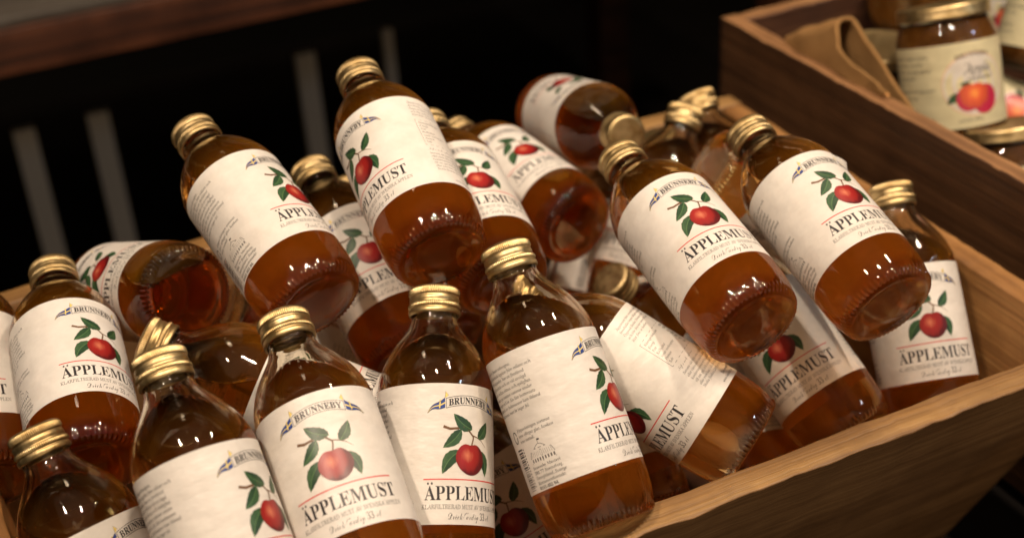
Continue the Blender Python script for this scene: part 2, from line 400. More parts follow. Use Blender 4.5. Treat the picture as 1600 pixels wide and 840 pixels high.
    a.line([(-61.5, 53), (-59, 51.3), (-57.5, 50.8), (-56, 51.3), (-53.5, 53)], 0.3, GRY, 1)
    a.line([(-57.5, 50.8), (-57.5, 48.3)], 0.2, INK, 1); a.strip([(-57.4, 48.3), (-57.4, 49.1)], [(-55.9, 48.4), (-55.9, 49.2)], INK, 1, 1)
    for k in range(9): a.strip([(-65.2+k*1.85, 58.0), (-65.2+k*1.85, 59.8)], [(-64.3+k*1.85, 58.0), (-64.3+k*1.85, 59.8)], GRY, 1, 1)
    for k in range(12): a.line([(-64.2+k*1.2, 54.5), (-64.6+k*1.28, 57.1)], 0.16, GRY, 1)
    for i, t in enumerate(['Brunneby Musteri', '591 77 Borensberg,', 'Östergötland, Sverige', 'Konsumentkontakt:', '0141-402 04.']):
        put(a, text(t, 'bold' if i == 0 else 'ital', 1, 0.004 if i else -0.01, -0.12 if i else 0), -67, 0, 63.2+i*2.75, 1.7, INK, 1, keep=True)
    # right text blocks: contents, nutrition table, serving tips
    for i, t in enumerate(['Äppelmust från svenska äpplen.', 'Innehåller ingen tillsatt sockerart.', 'Öppnad flaska förvaras i kyl', 'och bör drickas inom 3 dagar.', 'Bäst före: se korken.']):
        put(a, text(t, 'ital', 1, 0.004, -0.12), 44, 0, 6.0+i*2.8, 1.6, GRY, 1, keep=True)
    bx = [(44, 21), (78, 21), (78, 43), (44, 43), (44, 21)]
    for p, q in zip(bx, bx[1:]): a.line([(p[0]+(q[0]-p[0])*i/8, p[1]+(q[1]-p[1])*i/8) for i in range(9)], 0.25, GRY, 1)
    for i, (t, n_) in enumerate([('Näringsvärde per', '100 g'), ('Energi', '190 kJ'), ('Fett', '0 g'), ('Kolhydrat', '11 g'), ('varav sockerarter', '10 g'), ('Protein', '0 g'), ('Salt', '0 g')]):
        put(a, text(t, 'ital', 1, 0.004, -0.12), 45.5, 0, 24.2+i*2.8, 1.6, GRY, 1, keep=True)
        put(a, text(n_, 'ital', 1, 0.004, -0.12), 68, 0, 24.2+i*2.8, 1.6, GRY, 1, keep=True)
    put(a, text('Tips och idéer', 'script', 1, -0.01), 44, 0, 47.5, 2.2, GRY, 1, keep=True)
    for i, t in enumerate(['Servera väl kyld som måltidsdryck', 'eller värm den med kanel och', 'kardemumma en kylig kväll. Gott', 'till ost, paj och nybakat bröd,', 'eller som bas i alkoholfria drinkar.', 'Skaka flaskan lätt före servering.']):
        put(a, text(t, 'ital', 1, 0.004, -0.12), 44, 0, 51+i*2.7, 1.6, GRY, 1, keep=True)
    put(a, text('Läs mer på:', 'ital', 1, 0.004, -0.12), 60, 0, 69, 1.6, GRY, 1, keep=True)
    put(a, text('www.brunneby.se', 'ital', 1, 0.004, -0.12), 54, 0, 72.2, 1.7, INK, 1, keep=True)
    return a
ART = build_label_art()
Z_LT = 0.104
def label_object(lift=None):
    """paper sleeve and its printing as one curved mesh; lift(u, v) = extra radius in mm where the paper has come loose"""
    bm = bmesh.new(); uvl = bm.loops.layers.uv.new('UV')
    lf = lift or (lambda u, v: 0.0)
    def P(u, v, layer):
        r = RL + layer*0.05 + lf(u, v); t = u/RL
        return (r*math.sin(t)/1000, -r*math.cos(t)/1000, Z_LT - v/1000)
    nu, nv = 168, 26 if lift else 5; U0, U1 = -98.5, 98.5
    info = {}
    def nvert(u, v, l):
        x = bm.verts.new(P(u, v, l)); info[x] = (u, v); return x
    g = [[nvert(U0+(U1-U0)*i/nu, 75*j/nv, 0) for i in range(nu+1)] for j in range(nv+1)]
    for j in range(nv):
        for i in range(nu):
            f = bm.faces.new((g[j+1][i], g[j+1][i+1], g[j][i+1], g[j][i])); f.material_index = PAP
    av = [nvert(u, v, l) for u, v, l in ART.v]
    for f, mi in zip(ART.f, ART.m):
        if len(set(f)) < 3: continue
        try: nf = bm.faces.new([av[i] for i in f])
        except ValueError: continue
        nf.material_index = mi; nf.normal_update()
        c = nf.calc_center_median()
        if nf.normal.x*c.x + nf.normal.y*c.y < 0: nf.normal_flip()
    for f in bm.faces:
        for lp in f.loops: lp[uvl].uv = (info[lp.vert][0]/100, info[lp.vert][1]/100)
    return finish('label', bm, LABEL_MATS)
# ------------------------------------------------------------------ bottle
OUT = [(0, 3.2), (8, 3.0), (15, 2.4), (19, 1.5), (21.6, 0.5), (23.6, 0.0), (25.4, 0.35), (26.9, 1.3), (28.2, 2.9), (29.5, 5.6), (30.6, 9.6), (31.4, 15), (31.85, 21), (32, 27.5)]
SHO = [(32, 106), (31.6, 109.5), (30.6, 114), (28.7, 119.5), (25.8, 125.5), (22.3, 131), (18.6, 136), (15.7, 140), (13.9, 143.6), (13.2, 146), (13.2, 148)]
INN = [(0, 8.6), (10, 8.2), (18, 7.4), (23, 7.6), (26.6, 10), (28.6, 15), (29.5, 22), (29.7, 30)]
INS = [(29.7, 105), (29.2, 109.5), (28.2, 113.8), (26.3, 119), (23.4, 124.8), (19.9, 130.2), (16.2, 135.2), (13.3, 139.2), (11.5, 143), (10.8, 146), (10.6, 160), (0, 160)]
prof_out = smooth_profile(OUT, 3) + [(32, 45), (32, 65), (32, 85)] + smooth_profile(SHO, 3) + [(12.6, 151), (12.6, 161.8), (0, 161.8)]
knurl = [i for i, (r, z) in enumerate(prof_out) if 24.6 < r < 29.3 and z < 5.2]
def kd(i, t):
    if i in knurl:
        return 0.0014*(max(0.0, math.cos(60*t))**1.0)*math.sin(math.pi*(knurl.index(i)+1)/(len(knurl)+1))
    return 0.0
glass0 = finish('glass', lathe(mm(prof_out), 320, kd), M_GLASS)
label0 = label_object()
prof_in = smooth_profile(INN, 2) + [(29.7, 45), (29.7, 60), (29.7, 75), (29.7, 90)] + smooth_profile(INS[:-2], 2) + [(10.6, 160), (0, 160)]
# gold screw cap
def cap_disp(i, t):
    k = cap_rows[i]
    return (0.00042*math.cos(84*t)*k)
cap_pts = [(0, 165.0, 0), (9.5, 165.0, 0), (11.2, 165.0, 0), (12.4, 164.9, 0), (13.3, 164.5, 0), (13.9, 163.8, 0.2), (14.2, 163.0, 1), (14.3, 160.6, 1), (14.15, 159.9, 0.1), (13.75, 159.6, 0),
           (13.7, 158.9, 0), (14.0, 158.5, 0), (14.15, 157.6, 0), (14.05, 156.4, 0), (13.85, 155.7, 0), (14.2, 155.2, 0), (14.65, 154.6, 0.5), (14.7, 153.4, 0.8), (14.55, 152.7, 0.3), (14.05, 152.4, 0), (14.0, 151.9, 0),
           (14.45, 151.5, 0), (14.7, 150.8, 0), (14.7, 149.4, 0), (14.4, 148.7, 0), (13.7, 148.3, 0), (13.3, 148.6, 0), (13.25, 151, 0)]
cap_pts = cap_pts[::-1]
cap_rows = [k for _, _, k in cap_pts]
cap0 = finish('cap', lathe([(r/1000, z/1000) for r, z, _ in cap_pts], 384, cap_disp), M_GOLD)
PROTO = [glass0, label0, cap0]
# sample points of the inside, for the level of the juice
SAMP = []
rp = [(r, z) for r, z in prof_in if r > 0]
for iz in range(60):
    z = 9 + iz*2.5
    r = next((rp[k][0] + (rp[k+1][0]-rp[k][0])*(z-rp[k][1])/max(1e-6, rp[k+1][1]-rp[k][1]) for k in range(len(rp)-1) if rp[k][1] <= z <= rp[k+1][1]), 0)
    for ix in range(-8, 9):
        for iy in range(-8, 9):
            x, y = ix*3.6, iy*3.6
            if x*x+y*y < r*r: SAMP.append(Vector((x/1000, y/1000, z/1000)))
CELL = 3.6*3.6*2.5/1000     # ml
def juice_parts(root, mw, air_ml, tone):
    upl = (mw.to_3x3().transposed() @ Vector((0, 0, 1))).normalized()
    h = sorted((p.dot(upl) for p in SAMP), reverse=True)
    lev = h[min(len(h)-1, int(air_ml/CELL))]
    for air in (False, True):
        bm = lathe(mm(prof_in), 72)
        pl = upl*(lev + (0.0 if air else -0.0004))
        r = bmesh.ops.bisect_plane(bm, geom=bm.verts[:]+bm.edges[:]+bm.faces[:], plane_co=pl, plane_no=upl, clear_outer=not air, clear_inner=air, dist=1e-7)
        ed = [e for e in bm.edges if len(e.link_faces) == 1]
        if ed: bmesh.ops.edgeloop_fill(bm, edges=ed)
        bmesh.ops.recalc_face_normals(bm, faces=bm.faces[:])
        if air: bmesh.ops.reverse_faces(bm, faces=bm.faces[:])
        o = finish('air_bubble' if air else 'juice', bm, M_AIR if air else M_JUICES[tone], root, True)
        for p in o.data.polygons:
            if len(p.vertices) > 4: p.use_smooth = False
def bottle_matrix(base, z, roll):
    z = Vector(z).normalized(); ref = Vector((0, 0, 1))
    if abs(z.dot(ref)) > 0.95: ref = Vector((0, 1, 0))
    x0 = ref.cross(z).normalized(); y0 = z.cross(x0)
    mt = Matrix((x0, y0, z)).transposed().to_4x4()
    mt.translation = Vector(base) + Vector((0, 0, RZ))
    return mt @ Matrix.Rotation(math.radians(roll), 4, 'Z')
BG = 'bottles of apple juice piled in the wooden crate'
POSES = [
    ('front centre bottle turned to show small print and bar code, base over the rim', (0.2736, 0.5171, -0.0047), (0.021, 0.712, 0.7018), 228, 34, 2),
    ('upright front row bottle with apple label, just left of the bar code bottle', (0.1834, 0.543, -0.026), (0.3354, 0.6469, 0.6849), 222, 28, 3),
    ('front row bottle with glare on its printed apple, facing straight out', (0.1415, 0.5091, 0.0113), (0.046, 0.8471, 0.5295), 174, 40, 1),
    ('front bottle with small print on its label, right below the sideways gold cap', (0.0807, 0.5031, 0.0041), (-0.0183, 0.7574, 0.6527), 228, 24, 2),
    ('bottle in the bottom left corner, mostly its gold cap and amber shoulder in view', (0.0345, 0.5561, -0.0564), (-0.1437, 0.6467, 0.7491), 221, 28, 3),
    ('bottle at the left behind the corner bottle, whole apple label facing out', (0.0345, 0.669, 0.0254), (0.1015, 0.9602, 0.2602), 219, 24, 3),
    ('topmost bottle of the heap, label turned left and round base towards the front', (0.2532, 0.672, 0.0925), (0.0726, 0.9326, 0.3534), 122, 31, 2),
    ('upper left bottle leaning on the heap with its base over the front row caps', (0.1795, 0.6854, 0.0764), (-0.1472, 0.9274, 0.3439), 221, 23, 2),
    ('bottle wedged between topmost bottle and upper left one, label half hidden', (0.2427, 0.7146, 0.0005), (-0.0525, 0.8915, 0.45), 176, 21, 3),
    ('bottle almost hidden behind the topmost bottle, only a sliver of gold cap showing', (0.295, 0.7831, -0.0478), (-0.1043, 0.9204, 0.3767), 149, 28, 2),
    ('bottle tucked close behind the right flank of the topmost bottle, narrow strip of label showing', (0.2971, 0.6835, 0.0531), (0.1102, 0.961, 0.2536), 190, 26, 2),
    ('bottle just right of the topmost bottle, label tilted up, dark ringed base', (0.3905, 0.7643, 0.0271), (-0.1279, 0.9891, 0.0731), 181, 12, 3),
    ('bottle lying at the very back, round top of its gold cap pointing out', (0.4599, 0.9442, 0.0267), (-0.0975, -0.9526, 0.2882), 193, 14, 2),
    ('bottle showing only a ridged cap beside the cap pointing straight out', (0.5566, 0.8666, -0.1526), (-0.1549, 0.1809, 0.9712), 0, 30, 2),
    ('upright bottle near the back right with bare glass shoulder and tilted gold cap', (0.4402, 0.7948, -0.0743), (0.5817, 0.3687, 0.725), 187, 20, 1),
    ('bottle in the far back corner by the crate rim, rear gold cap above yellow juice', (0.5662, 0.7786, -0.0855), (-0.0275, 0.6475, 0.7616), 200, 18, 1),
    ('lying bottle glowing yellow behind the neck of the lifting-label bottle', (0.4731, 0.7286, 0.0671), (0.739, -0.3107, -0.5978), 69, 2, 0),
    ('bottle right of centre with full apple label facing up and ringed base hanging low', (0.3899, 0.5505, 0.0653), (0.0189, 0.9722, 0.2333), 180, 19, 2),
    ('bottle at the right with the top of its label lifting, base over an upright bottle', (0.473, 0.5361, 0.0587), (0.0317, 0.9569, 0.2886), 189, 29, 2),
    ('upright bottle at the far right end beside the bare inner wood of the crate', (0.5469, 0.5648, -0.0747), (0.1885, 0.6183, 0.763), 177, 31, 3),
    ('front right bottle with its base at the rim, under two leaning bottles', (0.4732, 0.561, -0.0506), (-0.1193, 0.8482, 0.5161), 137, 30, 2),
    ('bottle lying crosswise at front right, nutrition table on its label', (0.3829, 0.5403, -0.0078), (-0.5592, 0.7134, 0.4222), 78, 28, 2),
    ('buried bottle of which a gold cap points up left between two tilted labels', (0.5011, 0.7422, -0.1368), (-0.6063, -0.0067, 0.7952), 0, 4, 0),
    ('buried bottle showing a bar code corner of label behind the buried gold cap', (0.4231, 0.8415, -0.1143), (0.5305, 0.4295, 0.7308), 323, 28, 2),
    ('bottle lying on its side, gold cap pointing left over another gold cap', (0.208, 0.6389, -0.004), (-0.7516, 0.5169, 0.4099), 176, 30, 3),
    ('shaded bottle low in the gap just left of the bar code bottle', (0.2878, 0.5873, -0.1261), (-0.2379, 0.6859, 0.6878), 142, 31, 2),
    ('dark buried bottle end at the rim, just right of the bar code bottle', (0.3415, 0.587, -0.078), (0.0071, 0.8558, 0.5172), 126, 22, 2),
    ('buried dark bottle under the base of the crosswise bottle', (0.437, 0.5814, -0.0983), (0.3337, 0.8973, 0.289), 65, 25, 2),
    ('bottle cut off by the left edge of the photo beside the left apple label bottle', (-0.0164, 0.7212, -0.0016), (0.084, 0.9047, 0.4176), 169, 22, 2),
    ('half hidden bottle glowing yellow in the gap below the upper left leaning bottle', (0.1469, 0.8257, -0.0026), (0.7792, -0.244, -0.5773), 0, 3, 0),
    ('bottle lying at the left with its dark beaded base facing out and label behind', (0.119, 0.7493, 0.0701), (-0.3021, 0.8822, -0.3612), 142, 9, 3),
]
random.seed(21)
first = True
for lab, base, zd, roll, air, tone in POSES:
    mw = bottle_matrix(base, zd, roll)
    root = empty('juice_bottle', mw, lab, 'bottle', BG)
    for src in PROTO:
        if src is label0 and 'top of its label lifting' in lab:
            lo = label_object(lambda u, v: 5.0*max(0, 1-v/13)**1.5*max(0, 1-abs(u-34)/14)**1.3); lo.parent = root; continue
        c = src if first else copy_part(src, root)
        c.parent = root
        if src is label0: c.location.z = random.uniform(-0.0008, 0.0008) - (0.011 if 'pointing left' in lab else 0)
    juice_parts(root, mw, air, tone)
    first = False
# ------------------------------------------------------------------ crates
def board(name, corners, mt, parent, bev=0.0012, rough_edge=0.0):
    """corners: 8 points, bottom ring then top ring"""
    bm = bmesh.new(); v = [bm.verts.new(c) for c in corners]
    for f in ((3, 2, 1, 0), (4, 5, 6, 7), (0, 1, 5, 4), (1, 2, 6, 5), (2, 3, 7, 6), (3, 0, 4, 7)): bm.faces.new([v[i] for i in f])
    bmesh.ops.recalc_face_normals(bm, faces=bm.faces[:])
    if rough_edge:
        # cut lengthwise so that the edges can be worn unevenly
        ax = max(range(3), key=lambda a: max(c[a] for c in corners)-min(c[a] for c in corners))
        long_e = [e for e in bm.edges if abs((e.verts[0].co-e.verts[1].co).normalized()[ax]) > 0.8]
        bmesh.ops.subdivide_edges(bm, edges=long_e, cuts=90, use_grid_fill=True)
        bmesh.ops.bevel(bm, geom=[e for e in bm.edges if abs((e.verts[0].co-e.verts[1].co).normalized()[ax]) > 0.8], offset=0.0016, segments=3, affect='EDGES', profile=0.6)
        for x in bm.verts:
            q = noise.noise(Vector(x.co)*55)*0.5 + noise.noise(Vector(x.co)*170)*0.5
            d = Vector((noise.noise(Vector(x.co)*40+Vector((7, 0, 0))), noise.noise(Vector(x.co)*40+Vector((0, 9, 0))), q))
            d[ax] = 0; x.co += d*rough_edge
    else:
        bmesh.ops.bevel(bm, geom=bm.edges[:], offset=bev, segments=2, affect='EDGES')
    o = finish(name, bm, mt, parent, True)
    md = o.modifiers.new('n', 'WEIGHTED_NORMAL') if not rough_edge else None
    return o
W_PINE_X = wood('pine along x', 0, (0.18, 0.092, 0.036), (0.27, 0.148, 0.062), (0.35, 0.205, 0.092), seed=1.3)
W_PINE_Y = wood('pine along y', 1, (0.17, 0.075, 0.020), (0.29, 0.14, 0.042), (0.38, 0.21, 0.07), seed=4.1)
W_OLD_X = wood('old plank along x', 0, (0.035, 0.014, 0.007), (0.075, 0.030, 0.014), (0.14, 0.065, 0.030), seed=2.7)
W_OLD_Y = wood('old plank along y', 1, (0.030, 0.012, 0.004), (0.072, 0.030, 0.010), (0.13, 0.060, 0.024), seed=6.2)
crate = empty('wooden_crate', (0.30, 0.70, RZ-0.215), 'light pine crate with slanted front board holding the heap of juice bottles', 'crate')
def rel(par, pts): return [Vector(p)+Vector((0, 0, RZ))-par.location for p in pts]
D = 0.205
yf, yb, xl, xr = 0.497, 0.942, -0.036, 0.632
sf = 0.45; sb = 0.10; sr = 0.2; sl = 0.10; T = 0.019
def X0(d): return xl + sl*d
def X1(d): return xr - sr*d
board('front_board', rel(crate, [(X0(D), yf+sf*D, -D), (X1(D), yf+sf*D, -D), (X1(D), yf+sf*D+T, -D), (X0(D), yf+sf*D+T, -D),
      (X0(0), yf, 0), (X1(0), yf, 0), (X1(0), yf+T, 0.001), (X0(0), yf+T, 0.001)]), W_PINE_X, crate, rough_edge=0.0016)
board('back_board', rel(crate, [(X0(D), yb-sb*D-T, -D), (X1(D), yb-sb*D-T, -D), (X1(D), yb-sb*D, -D), (X0(D), yb-sb*D, -D),
      (X0(0), yb-T, 0), (X1(0), yb-T, 0), (X1(0), yb, 0), (X0(0), yb, 0)]), W_PINE_X, crate, rough_edge=0.0012)
e = 0.0006
def side(name, xo, s, t):
    f = lambda d: xo + s*d
    board(name, rel(crate, [(f(D), yf+sf*D+T+e, -D), (f(D)+t, yf+sf*D+T+e, -D), (f(D)+t, yb-sb*D-T-e, -D), (f(D), yb-sb*D-T-e, -D),
          (f(0), yf+T+e, -0.0005), (f(0)+t, yf+T+e, -0.0005), (f(0)+t, yb-T-e, -0.0005), (f(0), yb-T-e, -0.0005)]), W_PINE_Y, crate, rough_edge=0.0012)
side('side_board', xl+0.001, sl, T); side('side_board', xr-0.001, -sr, -T)
board('base_board', rel(crate, [(X0(D), yf+sf*D, -D-0.010), (X1(D), yf+sf*D, -D-0.010), (X1(D), yb-sb*D, -D-0.010), (X0(D), yb-sb*D, -D-0.010),
      (X0(D), yf+sf*D, -D-0.0006), (X1(D), yf+sf*D, -D-0.0006), (X1(D), yb-sb*D, -D-0.0006), (X0(D), yb-sb*D, -D-0.0006)]), W_OLD_X, crate)
# the second, darker crate on the right
H2 = 0.04
crate2 = empty('wooden_crate', (0.9, 0.7, RZ-0.215), 'dark weathered crate full of preserve jars at the right', 'crate')
xa, xb2, ya, yb2, t2 = 0.668, 1.15, 0.30, 1.012, 0.016
def box(name, lo, hi, mt, par, rough=0.0012):
    return board(name, rel(par, [(lo[0], lo[1], lo[2]), (hi[0], lo[1], lo[2]), (hi[0], hi[1], lo[2]), (lo[0], hi[1], lo[2]),
                       (lo[0], lo[1], hi[2]), (hi[0], lo[1], hi[2]), (hi[0], hi[1], hi[2]), (lo[0], hi[1], hi[2])]), mt, par, rough_edge=rough)
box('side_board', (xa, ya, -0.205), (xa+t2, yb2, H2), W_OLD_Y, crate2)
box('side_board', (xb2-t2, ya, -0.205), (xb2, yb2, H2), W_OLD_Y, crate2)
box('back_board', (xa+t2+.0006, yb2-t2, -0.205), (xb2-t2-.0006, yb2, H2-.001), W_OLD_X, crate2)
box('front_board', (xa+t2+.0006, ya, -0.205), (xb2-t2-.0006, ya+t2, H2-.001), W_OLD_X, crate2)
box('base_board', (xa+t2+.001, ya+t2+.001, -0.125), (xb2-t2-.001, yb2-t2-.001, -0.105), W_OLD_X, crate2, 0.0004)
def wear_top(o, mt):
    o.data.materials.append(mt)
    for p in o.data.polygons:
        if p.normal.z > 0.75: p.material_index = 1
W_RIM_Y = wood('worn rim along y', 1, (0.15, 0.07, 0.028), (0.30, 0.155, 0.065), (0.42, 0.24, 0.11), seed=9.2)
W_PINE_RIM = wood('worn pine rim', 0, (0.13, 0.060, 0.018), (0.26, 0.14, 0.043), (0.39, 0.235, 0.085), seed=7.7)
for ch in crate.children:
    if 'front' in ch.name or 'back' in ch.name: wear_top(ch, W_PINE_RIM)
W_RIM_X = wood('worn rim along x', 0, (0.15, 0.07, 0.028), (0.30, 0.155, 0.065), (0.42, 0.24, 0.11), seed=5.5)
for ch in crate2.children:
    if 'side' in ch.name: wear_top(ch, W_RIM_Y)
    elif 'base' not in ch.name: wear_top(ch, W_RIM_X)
# ---- preserve jars
M_JARGLASS = glass_mat('jar glass', (0.98, 0.97, 0.93), 1.45)
M_JELLY, _nt, _p = principled('amber jelly', (0.20, 0.085, 0.015), 0.25)
_n = noise_node(_nt, coords(_nt, 'Object'), 40, 4); _r = ramp(_nt, [(0.3, (0.07, 0.024, 0.004)), (0.7, (0.20, 0.08, 0.014))]); _nt.links.new(_n.outputs[0], _r.inputs[0]); _nt.links.new(_r.outputs[0], _p.inputs['Base Color'])
M_CREAM = paper_mat('cream yellow label paper', (0.82, 0.76, 0.50))
M_WHITE = paper_mat('white label oval', (0.80, 0.77, 0.72))
M_ROSE = principled('pale rose ring ink', (0.72, 0.45, 0.30), 0.4)[0]
M_FRUIT = apple_mat('orange red fruit ink', -0.02, 0.40, 0.17, (0.85, 0.33, 0.06), (0.66, 0.10, 0.04), (0.42, 0.02, 0.06))
JR = 39.4
RJ = 40.0
jar_prof = smooth_profile([(0, 4), (20, 3.5), (30, 1.5), (34, 0), (37, 1.2), (39, 5), (39.3, 10)], 2) + [(39.3, 30), (39.3, 60)] + smooth_profile([(39.3, 82), (38.8, 88), (37, 94), (34.8, 98.5), (34, 101), (34, 104)], 2) + [(33, 111), (0, 111)]
jel_prof = [(0, 5.5), (30, 5), (36, 7), (37.6, 12), (37.6, 82), (37, 88), (35.4, 93), (33.4, 97.5), (32.5, 99.5), (0, 99.5)]
def jar_label_mesh():
    a = Art(); n = 40
    def oval(cu, cv, ru, rv, mi, layer, k0=0, wob=0):
        pts = [(cu, cv)]; fs = []
        for r_ in (1, 2, 3):
            for k in range(n):
                t = 2*math.pi*k/n; q = r_/3*(1+wob*math.cos(2*t+1))
                pts.append((cu+ru*q*math.cos(t), cv+rv*q*math.sin(t)))
        for k in range(n): fs.append((0, 1+k, 1+(k+1) % n))
        for r_ in (0, 1):
            for k in range(n): fs.append((1+r_*n+k, 1+(r_+1)*n+k, 1+(r_+1)*n+(k+1) % n, 1+r_*n+(k+1) % n))
        a.poly(pts, fs, mi, layer)
    oval(0, 33, 26, 24.5, 3, 1); oval(0, 33, 25, 23.5, 1, 2)
    put(a, text('BRUNNEBY', 'bold', 1), -14, 14, 11.5, 3.4, 2, 3, arc=0.008)
    put(a, text('Äpple', 'ital', 1, 0.004), -9, 15, 24.5, 6.5, 2, 3)
    put(a, text('marmelad', 'ital', 1, 0.004), -6, 15, 30, 3.2, 2, 3)
    a.leaf((-12, 40), (-23, 46), 7, 1, 3); a.leaf((-4, 36), (-12, 31.5), 6, 1, 3)
    oval(-6.5, 43, 9.5, 10.5, 4, 4, wob=0.04); oval(6.5, 45.5, 10.5, 11.5, 4, 5, wob=0.05); oval(1.0, 40, 7, 7.5, 4, 6)
    put(a, text('nettovikt 450 g', 'ital', 1, 0.004), -16, 2, 61, 2.2, 2, 1, keep=True)
    for b0 in (-72, 40):
        for i, t in enumerate(['Ingredienser: äpplen, socker,', 'vatten, pektin, citronsyra.', 'Tillverkad av svenska äpplen', 'kokta i små satser.', '', 'Förvaras svalt efter öppnandet.', 'Bäst före: se locket.', '', 'Brunneby Musteri', '591 77 Borensberg']):
            if t: put(a, text(t, 'ital', 1, 0.006), b0, 0, 9+i*5.2, 2.3, 2, 1, keep=True)
    bm = bmesh.new(); uvl = bm.loops.layers.uv.new('UV'); info = {}
    def V(u, v, l):
        r = JR+0.15+l*0.06; t = u/JR
        x = bm.verts.new((r*math.sin(t)/1000, -r*math.cos(t)/1000, (84-v)/1000)); info[x] = (u, v); return x
    g = [[V(-112+224*i/150, 66*j/4, 0) for i in range(151)] for j in range(5)]
    for j in range(4):
        for i in range(150): bm.faces.new((g[j+1][i], g[j+1][i+1], g[j][i+1], g[j][i]))
    remap = {PAP: 0, LFD: 5, LFL: 6, LFM: 6}
    vs = [V(u, v, l) for u, v, l in a.v]
    for f, mi in zip(a.f, a.m):
        if len(set(f)) < 3: continue
        try: nf = bm.faces.new([vs[i] for i in f])
        except ValueError: continue
        nf.material_index = remap.get(mi, mi); nf.normal_update(); c = nf.calc_center_median()
        if nf.normal.x*c.x+nf.normal.y*c.y < 0: nf.normal_flip()
    for f in bm.faces:
        for lp in f.loops: lp[uvl].uv = (info[lp.vert][0]/100, info[lp.vert][1]/100)
    return finish('label', bm, [M_CREAM, M_WHITE, M_INK, M_ROSE, M_FRUIT, M_LEAFD, M_LEAFL])
LIDP = [(33.6, 103.5), (35.0, 103), (36.2, 103.4), (36.4, 104.3), (36.0, 105), (36.0, 110.5), (35.6, 112.2), (34.4, 113.2), (32.8, 113.4), (31.5, 112.6), (30.5, 112.4), (0, 112.4)]
jp = [finish('glass', lathe(mm(jar_prof), 96), M_JARGLASS), finish('jelly', lathe(mm(jel_prof), 64), M_JELLY), jar_label_mesh(), finish('lid', lathe(mm(LIDP), 96), M_GOLD)]
def jar(lab, centre, axis, face, used=[0]):
    z = Vector(axis).normalized(); f = Vector(face); y = -(f - z*f.dot(z)).normalized(); x = y.cross(z)
    mt = Matrix((x, y, z)).transposed().to_4x4(); mt.translation = Vector(centre)+Vector((0, 0, RZ)) - z*0.058
    r = empty('preserve_jar', mt, lab, 'jar', 'jars of preserve in the dark crate')
    for p in jp:
        if used[0]: copy_part(p, r)
        else: p.parent = r
    used[0] = 1
jar('upright gold-lidded preserve jar, red fruit on cream label, nearest the ribbed cloth', (0.750, 0.806, 0.040), (0.05, 0.36, 0.93), (-0.22, -1, 0))
jar('jar mostly hidden behind the ribbed cloth, only its gold lid edge showing', (0.752, 0.897, -0.022), (0, 0, 1), (-1, -0.6, 0))
jar('tipped jar at the top edge with its dark round bottom turned to the front', (0.862, 0.985, 0.034), (0.60, 0.66, -0.16), (0.9, -0.6, 0.3))
jar('tilted jar behind the upright jar, red fruit near the top edge of the photo', (0.915, 0.945, 0.030), (-0.10, 0.25, 1), (-0.25, -1, 0.2))
jar('leaning jar at the right edge with amber glass below a pale label', (0.888, 0.838, 0.056), (0.40, 0.18, 0.9), (-0.5, -1.0, 0.1))
jar('lying jar under the leaning one, pink fruit on its label', (0.846, 0.815, -0.040), (0.62, -0.66, -0.25), (-0.5, -0.5, 0.7))
jar('low jar in front of the upright jar, lid tipped towards the crate side', (0.760, 0.735, -0.038), (0.05, 0.35, 0.93), (-1, 0, 0.2))
jar('low jar cut by the right edge, gold lid beside the crate side board', (0.765, 0.652, -0.036), (0.05, 0.35, 0.93), (-1, 0, 0.2))
